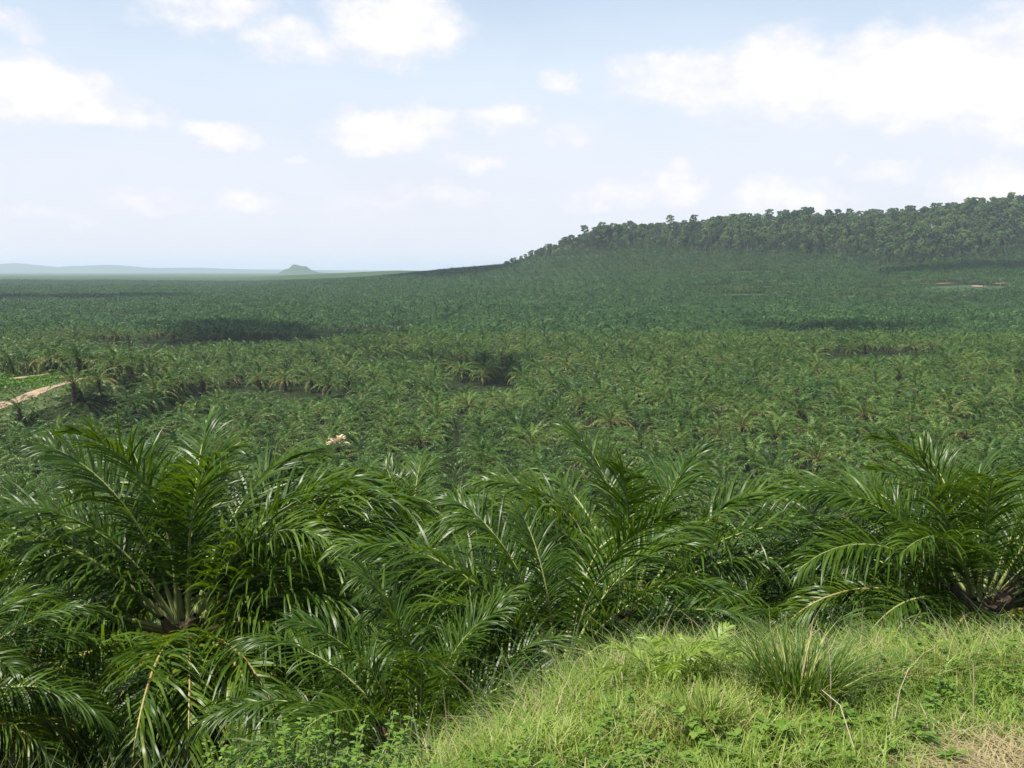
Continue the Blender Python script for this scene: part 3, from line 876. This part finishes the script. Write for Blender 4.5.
def tuft(label, px, py, n, h, spread, seed, tone0):
    x_, y_, z_ = hit(px, py, 1.5, 40)
    r = np.random.default_rng(seed)
    an = r.uniform(0, 6.28, n); rr_ = spread * 0.25 * np.sqrt(r.random(n))
    X = x_ + np.cos(an) * rr_; Y = y_ + np.sin(an) * rr_
    v, f = blades(r, X, Y, h * r.uniform(0.5, 1.1, n), r.uniform(0.003, 0.006, n), r.uniform(0.15, 1.0, n), 4, 0, an + r.normal(0, 0.5, n))
    v = v - [x_, y_, z_]
    tn = np.where(r.random(n) < 0.16, r.uniform(0.76, 0.9, n), tone0 + r.normal(0, 0.1, n))
    a = Acc(); a.add(v, f, np.repeat(np.clip(tn, 0, 1), 4))
    o = link('grass_tuft', a.mesh('grass_tuft', [M_grass]), loc=(x_, y_, z_))
    tag(o, label, 'grass tuft')


tuft('large dark green tuft of long arching grass standing above the lawn at right of centre', 795, 712, 560, 0.50, 0.8, 41, 0.10)
tuft('long bladed grass tuft in the lower middle of the bank beside the pale dry spot', 705, 735, 260, 0.27, 0.42, 42, 0.3)
tuft('grass tuft at the top edge of the bank below the small low palm', 880, 668, 260, 0.34, 0.5, 43, 0.36)
tuft('tuft of long grass at the lower left end of the grass bank', 470, 745, 260, 0.32, 0.5, 44, 0.34)
tuft('upright grass tuft left of the two ferns on the bank edge', 585, 680, 260, 0.30, 0.5, 45, 0.4)
tuft('long grass tuft on the bank edge at the far right', 1000, 655, 220, 0.32, 0.45, 46, 0.3)


def fern(label, px, py, h, seed):
    x_, y_, z_ = hit(px, py, 1.5, 40); h *= 1.35; r = np.random.default_rng(seed)
    root = link('fern', None, loc=(x_, y_, z_)); root.empty_display_size = 0.1
    tag(root, label, 'fern', None)
    for i in range(7):
        v, f, P, ns = frond(r, r.uniform(0.05, 0.5), h, 22, 2, 0.007, h * 0.26, 0.1)
        a = Acc(); a.add(v, f, np.clip(0.88 + r.normal(0, 0.05, len(f)), 0, 1))
        v, f = tube(P[::3], np.linspace(0.004, 0.001, len(P[::3])), 4); a.add(v, f, 0.6)
        link('frond', a.mesh('frond', [M_weed]), root, rot=(0, 0, i * 0.9 + r.normal(0, 0.2)))


fern('yellow green fern, left of two on the bank edge before the middle palms', 662, 694, 0.34, 61)
fern('yellow green fern, right of two on the bank edge before the middle palms', 703, 690, 0.30, 62)


def stalk(label, path, Y0):
    P = np.array([at(a_, b_, Y0 + c_) for a_, b_, c_ in path])
    P[0, 2] = float(height(P[0, 0], P[0, 1])) - 0.02
    o = P[0].copy(); v, f = tube(P - o, np.linspace(0.0032, 0.0018, len(P)), 5)
    tag(link('dry_stalk', new_mesh('dry_stalk', v, f, [M_stalk]), loc=o), label, 'stalk')


stalk('bent pale dry stalk hooked over behind the large grass tuft', [(831, 700, 0), (831, 670, 0.02), (828, 640, 0.05), (820, 629, 0.05), (812, 633, 0.02)], 4.7)
stalk('straight pale dry stalk upright in the grass below the dark right palm', [(975, 700, 0), (974, 680, 0), (973, 660, 0.02)], 4.6)
stalk('long pale dry stalk lying diagonally through the middle of the grass', [(868, 735, -0.2), (840, 705, 0.0), (822, 690, 0.1)], 4.2)
stalk('pale leaning dry stalk between the grass tuft and the dry patch', [(892, 712, 0), (900, 690, 0.05), (909, 668, 0.1)], 4.5)

# ------------------------------------------------------------------ sun, sky, clouds
SUN_EL = R(64); SUN_AZ = R(-118)     # azimuth from +Y clockwise
sv = np.array([math.sin(SUN_AZ) * math.cos(SUN_EL), math.cos(SUN_AZ) * math.cos(SUN_EL), math.sin(SUN_EL)])
sd = bpy.data.lights.new('sun', 'SUN'); sd.energy = 5.0; sd.angle = R(0.5); sd.color = (1.0, 0.945, 0.85)
so = bpy.data.objects.new('sun', sd); COL.objects.link(so)
so.rotation_euler = Vector(sv).to_track_quat('Z', 'Y').to_euler(); so.location = (0, 0, 50)

# small clouds overhead that throw the shadows seen on the plantation: px, py, radii, altitude
M_cloud, nt, b, out = nodes('cloud')
b.inputs['Base Color'].default_value = (0.85, 0.85, 0.87, 1); b.inputs['Roughness'].default_value = 1.0; b.inputs['Specular IOR Level'].default_value = 0
tb = N(nt, 'ShaderNodeBsdfTransparent'); mc = N(nt, 'ShaderNodeMixShader', Fac=0.42)
nt.links.new(b.outputs[0], mc.inputs[1]); nt.links.new(tb.outputs[0], mc.inputs[2]); nt.links.new(mc.outputs[0], out.inputs['Surface'])


def cloud(px, d, rx, ry, alt, seed, gz=-30):
    import bmesh
    bm = bmesh.new(); bmesh.ops.create_icosphere(bm, subdivisions=4, radius=1.0)
    for v in bm.verts:
        c = v.co.copy()
        nz = float(fbm(c.x * 1.6 + seed, c.y * 1.6 + c.z * 1.3, 5)) * 1.4
        v.co = Vector((c.x * rx * (1 + nz), c.y * ry * (1 + nz), (c.z * (1 if c.z > 0 else 0.35)) * min(rx, ry) * 0.5 * (1 + nz)))
    me = bpy.data.meshes.new('cloud'); bm.to_mesh(me); bm.free(); me.materials.append(M_cloud)
    k = (alt - gz) / sv[2]
    X_ = (px - 512) / FPX * d
    o = link('cloud', me, loc=(X_ + sv[0] * k, d + sv[1] * k, alt))
    tag(o, kind='structure')


for q_, (cpx, cd, crx, cry) in enumerate([(190, 600, 36, 30), (245, 560, 44, 34), (205, 505, 22, 24), (285, 585, 34, 20), (300, 520, 24, 16), (240, 640, 30, 24), (345, 500, 26, 13),
                                          (482, 365, 12, 16), (500, 340, 8, 11), (455, 372, 14, 8), (405, 385, 20, 6), (520, 372, 10, 6), (350, 395, 18, 6),
                                          (800, 560, 24, 26), (850, 585, 30, 24), (880, 555, 20, 15), (770, 590, 18, 14), (915, 590, 18, 10)]):
    cloud(cpx, cd, crx, cry, 430 + 60 * (cd > 450), 20 + q_)
cloud(455, 1700, 110, 190, 900, 5, -10)
cloud(355, 2400, 170, 160, 1100, 6)
cloud(60, 1250, 150, 110, 900, 7)
cloud(1000, 1180, 120, 60, 900, 8)

w = bpy.data.worlds.new('World'); scene.world = w; w.use_nodes = True
nt = w.node_tree; nt.nodes.clear()
out = nt.nodes.new('ShaderNodeOutputWorld'); bg = nt.nodes.new('ShaderNodeBackground'); nt.links.new(bg.outputs[0], out.inputs[0])
sky = nt.nodes.new('ShaderNodeTexSky'); sky.sky_type = 'NISHITA'; sky.sun_disc = False
sky.sun_elevation = SUN_EL; sky.sun_rotation = SUN_AZ % (2 * PI); sky.air_density = 1.0; sky.dust_density = 1.6; sky.ozone_density = 1.0; sky.altitude = 100
BG = 0.085
bg.inputs['Strength'].default_value = BG


def MT(op, *ins, clamp=False):
    n = nt.nodes.new('ShaderNodeMath'); n.operation = op; n.use_clamp = clamp
    for i, s_ in enumerate(ins):
        if isinstance(s_, (int, float)): n.inputs[i].default_value = s_
        else: nt.links.new(s_, n.inputs[i])
    return n.outputs[0]


tc = nt.nodes.new('ShaderNodeTexCoord'); nrm_ = nt.nodes.new('ShaderNodeVectorMath'); nrm_.operation = 'NORMALIZE'
nt.links.new(tc.outputs['Generated'], nrm_.inputs[0])
sp = nt.nodes.new('ShaderNodeSeparateXYZ'); nt.links.new(nrm_.outputs[0], sp.inputs[0])
AZ = MT('ARCTAN2', sp.outputs['X'], sp.outputs['Y']); EL = MT('ARCSINE', sp.outputs['Z'])


def wnoise(scale, detail, rough=0.55, off=0.0, zs=1.8):
    mp = nt.nodes.new('ShaderNodeMapping'); mp.inputs['Scale'].default_value = (1, 1, zs); mp.inputs['Location'].default_value = (off, off * 0.7, off * 0.3)
    nt.links.new(nrm_.outputs[0], mp.inputs[0])
    n = nt.nodes.new('ShaderNodeTexNoise'); n.inputs['Scale'].default_value = scale; n.inputs['Detail'].default_value = detail; n.inputs['Roughness'].default_value = rough
    nt.links.new(mp.outputs[0], n.inputs['Vector']); return n.outputs['Fac']


n1 = wnoise(16, 7, 0.6, 0.0); n2 = wnoise(16, 7, 0.6, 5.0); n3 = wnoise(30, 9, 0.6, 9.0, 1.6)
AZd = MT('ADD', AZ, MT('MULTIPLY', MT('SUBTRACT', n1, 0.5), 0.075))
ELd = MT('ADD', EL, MT('MULTIPLY', MT('SUBTRACT', n2, 0.5), 0.05))
# cumulus: azimuth and elevation come from where they stand in the sky; (px, py, rx, ry, strength)
CL = [(215, 8, 75, 26, 0.6), (395, 24, 58, 32, 1.1), (300, 40, 60, 20, 0.5), (28, 92, 62, 28, 1.05), (110, 118, 55, 14, 0.8), (222, 132, 38, 10, 0.75),
      (390, 128, 60, 22, 0.95), (505, 118, 40, 18, 0.7), (475, 162, 34, 12, 0.5), (570, 140, 28, 16, 0.55), (558, 82, 20, 10, 0.6), (700, 80, 95, 24, 0.75), (780, 78, 70, 40, 0.9),
      (915, 76, 100, 38, 1.15), (1025, 85, 70, 44, 1.1), (1020, 20, 60, 22, 0.6), (680, 183, 30, 18, 0.85), (620, 196, 70, 18, 0.6), (790, 198, 60, 18, 0.75),
      (995, 185, 50, 24, 0.85), (890, 170, 50, 12, 0.45), (240, 200, 40, 13, 0.6), (150, 202, 50, 12, 0.5), (440, 195, 60, 14, 0.6), (370, 205, 50, 12, 0.5), (10, 22, 30, 16, 0.45),
      (836, 157, 18, 9, 0.4), (1022, 132, 18, 10, 0.6), (295, 162, 14, 6, 0.4), (60, 215, 60, 10, 0.3)]
cov = None
for (px_, py_, rx_, ry_, st_) in CL:
    d = ray(px_, py_); d = d / np.linalg.norm(d)
    a0 = math.atan2(d[0], d[1]); e0 = math.asin(d[2])
    u_ = MT('MULTIPLY', MT('SUBTRACT', AZd, a0), FPX / rx_); v_ = MT('MULTIPLY', MT('SUBTRACT', ELd, e0), FPX / ry_)
    q_ = MT('SUBTRACT', st_, MT('MULTIPLY', MT('ADD', MT('MULTIPLY', u_, u_), MT('MULTIPLY', v_, v_)), 0.75))
    cov = q_ if cov is None else MT('SMOOTH_MAX', cov, q_, 0.25)
cov = MT('ADD', cov, MT('MULTIPLY', MT('SUBTRACT', n3, 0.5), 2.1))
mr = nt.nodes.new('ShaderNodeMapRange'); mr.interpolation_type = 'SMOOTHSTEP'; nt.links.new(cov, mr.inputs['Value'])
mr.inputs['From Min'].default_value = -0.5; mr.inputs['From Max'].default_value = 0.85; mr.inputs['To Max'].default_value = 0.92
# thin veil everywhere plus thickening towards the horizon
veil = nt.nodes.new('ShaderNodeMapRange'); veil.interpolation_type = 'SMOOTHSTEP'; nt.links.new(EL, veil.inputs['Value'])
veil.inputs['From Min'].default_value = 0.44; veil.inputs['From Max'].default_value = 0.16; veil.inputs['To Min'].default_value = 0.05; veil.inputs['To Max'].default_value = 0.88
vn = MT('ADD', veil.outputs[0], MT('MULTIPLY', MT('SUBTRACT', wnoise(5, 5, 0.6, 3.0, 3.0), 0.5), 0.3), clamp=True)
K = 0.735 / BG
m1 = nt.nodes.new('ShaderNodeMix'); m1.data_type = 'RGBA'; nt.links.new(vn, m1.inputs[0]); nt.links.new(sky.outputs[0], m1.inputs[6])
hue = nt.nodes.new('ShaderNodeMapRange'); hue.interpolation_type = 'SMOOTHSTEP'; nt.links.new(EL, hue.inputs['Value']); hue.inputs['From Min'].default_value = 0.02; hue.inputs['From Max'].default_value = 0.27
m0 = nt.nodes.new('ShaderNodeMix'); m0.data_type = 'RGBA'; nt.links.new(hue.outputs[0], m0.inputs[0])
m0.inputs[6].default_value = (0.765 * K, 0.775 * K, 0.84 * K, 1); m0.inputs[7].default_value = (0.63 * K, 0.735 * K, 0.85 * K, 1)
nt.links.new(m0.outputs[2], m1.inputs[7])
m2 = nt.nodes.new('ShaderNodeMix'); m2.data_type = 'RGBA'; nt.links.new(mr.outputs[0], m2.inputs[0]); nt.links.new(m1.outputs[2], m2.inputs[6])
sh = nt.nodes.new('ShaderNodeMapRange'); nt.links.new(MT('ADD', MT('MULTIPLY', cov, 0.5), MT('MULTIPLY', wnoise(26, 6, 0.6, 2.0, 2.0), 0.8)), sh.inputs['Value']); sh.inputs['From Min'].default_value = 0.35; sh.inputs['From Max'].default_value = 0.9
m3 = nt.nodes.new('ShaderNodeMix'); m3.data_type = 'RGBA'; nt.links.new(sh.outputs[0], m3.inputs[0])  # cloud shading painted into the colour: lavender for shaded parts, white for lit
m3.inputs[6].default_value = (0.76 * K, 0.75 * K, 0.81 * K, 1); m3.inputs[7].default_value = (0.88 * K, 0.86 * K, 0.86 * K, 1)
nt.links.new(m3.outputs[2], m2.inputs[7])
nt.links.new(m2.outputs[2], bg.inputs['Color'])

# ------------------------------------------------------------------ haze
import bmesh
bm = bmesh.new(); bmesh.ops.create_cube(bm, size=1.0)
me = bpy.data.meshes.new('haze'); bm.to_mesh(me); bm.free()
HB = (-26000, 26000, -60, 31000, float(ZZ.min()) - 1.0, 175.0)
hz = link('haze', me, loc=((HB[0] + HB[1]) / 2, (HB[2] + HB[3]) / 2, (HB[4] + HB[5]) / 2), scl=(HB[1] - HB[0], HB[3] - HB[2], HB[5] - HB[4]))
tag(hz, 'pale blue air haze over the valley', 'haze', kind='stuff')
mh = bpy.data.materials.new('haze'); mh.use_nodes = True; nt = mh.node_tree; nt.nodes.clear()
o_ = nt.nodes.new('ShaderNodeOutputMaterial'); pv = nt.nodes.new('ShaderNodeVolumePrincipled')
pv.inputs['Color'].default_value = (0.70, 0.81, 0.97, 1); pv.inputs['Density'].default_value = 0.00007; pv.inputs['Anisotropy'].default_value = 0.0
nt.links.new(pv.outputs[0], o_.inputs['Volume']); me.materials.append(mh)

# ------------------------------------------------------------------ render settings
scene.render.engine = 'CYCLES'
cy = scene.cycles
cy.max_bounces = 6; cy.diffuse_bounces = 3; cy.glossy_bounces = 2; cy.transmission_bounces = 3; cy.volume_bounces = 1; cy.transparent_max_bounces = 4
cy.use_denoising = True
cy.use_adaptive_sampling = False
cy.caustics_reflective = False; cy.caustics_refractive = False
cy.sample_clamp_indirect = 4.0
scene.view_settings.view_transform = 'Standard'; scene.view_settings.look = 'None'
scene.view_settings.exposure = 0.75; scene.view_settings.gamma = 1.0
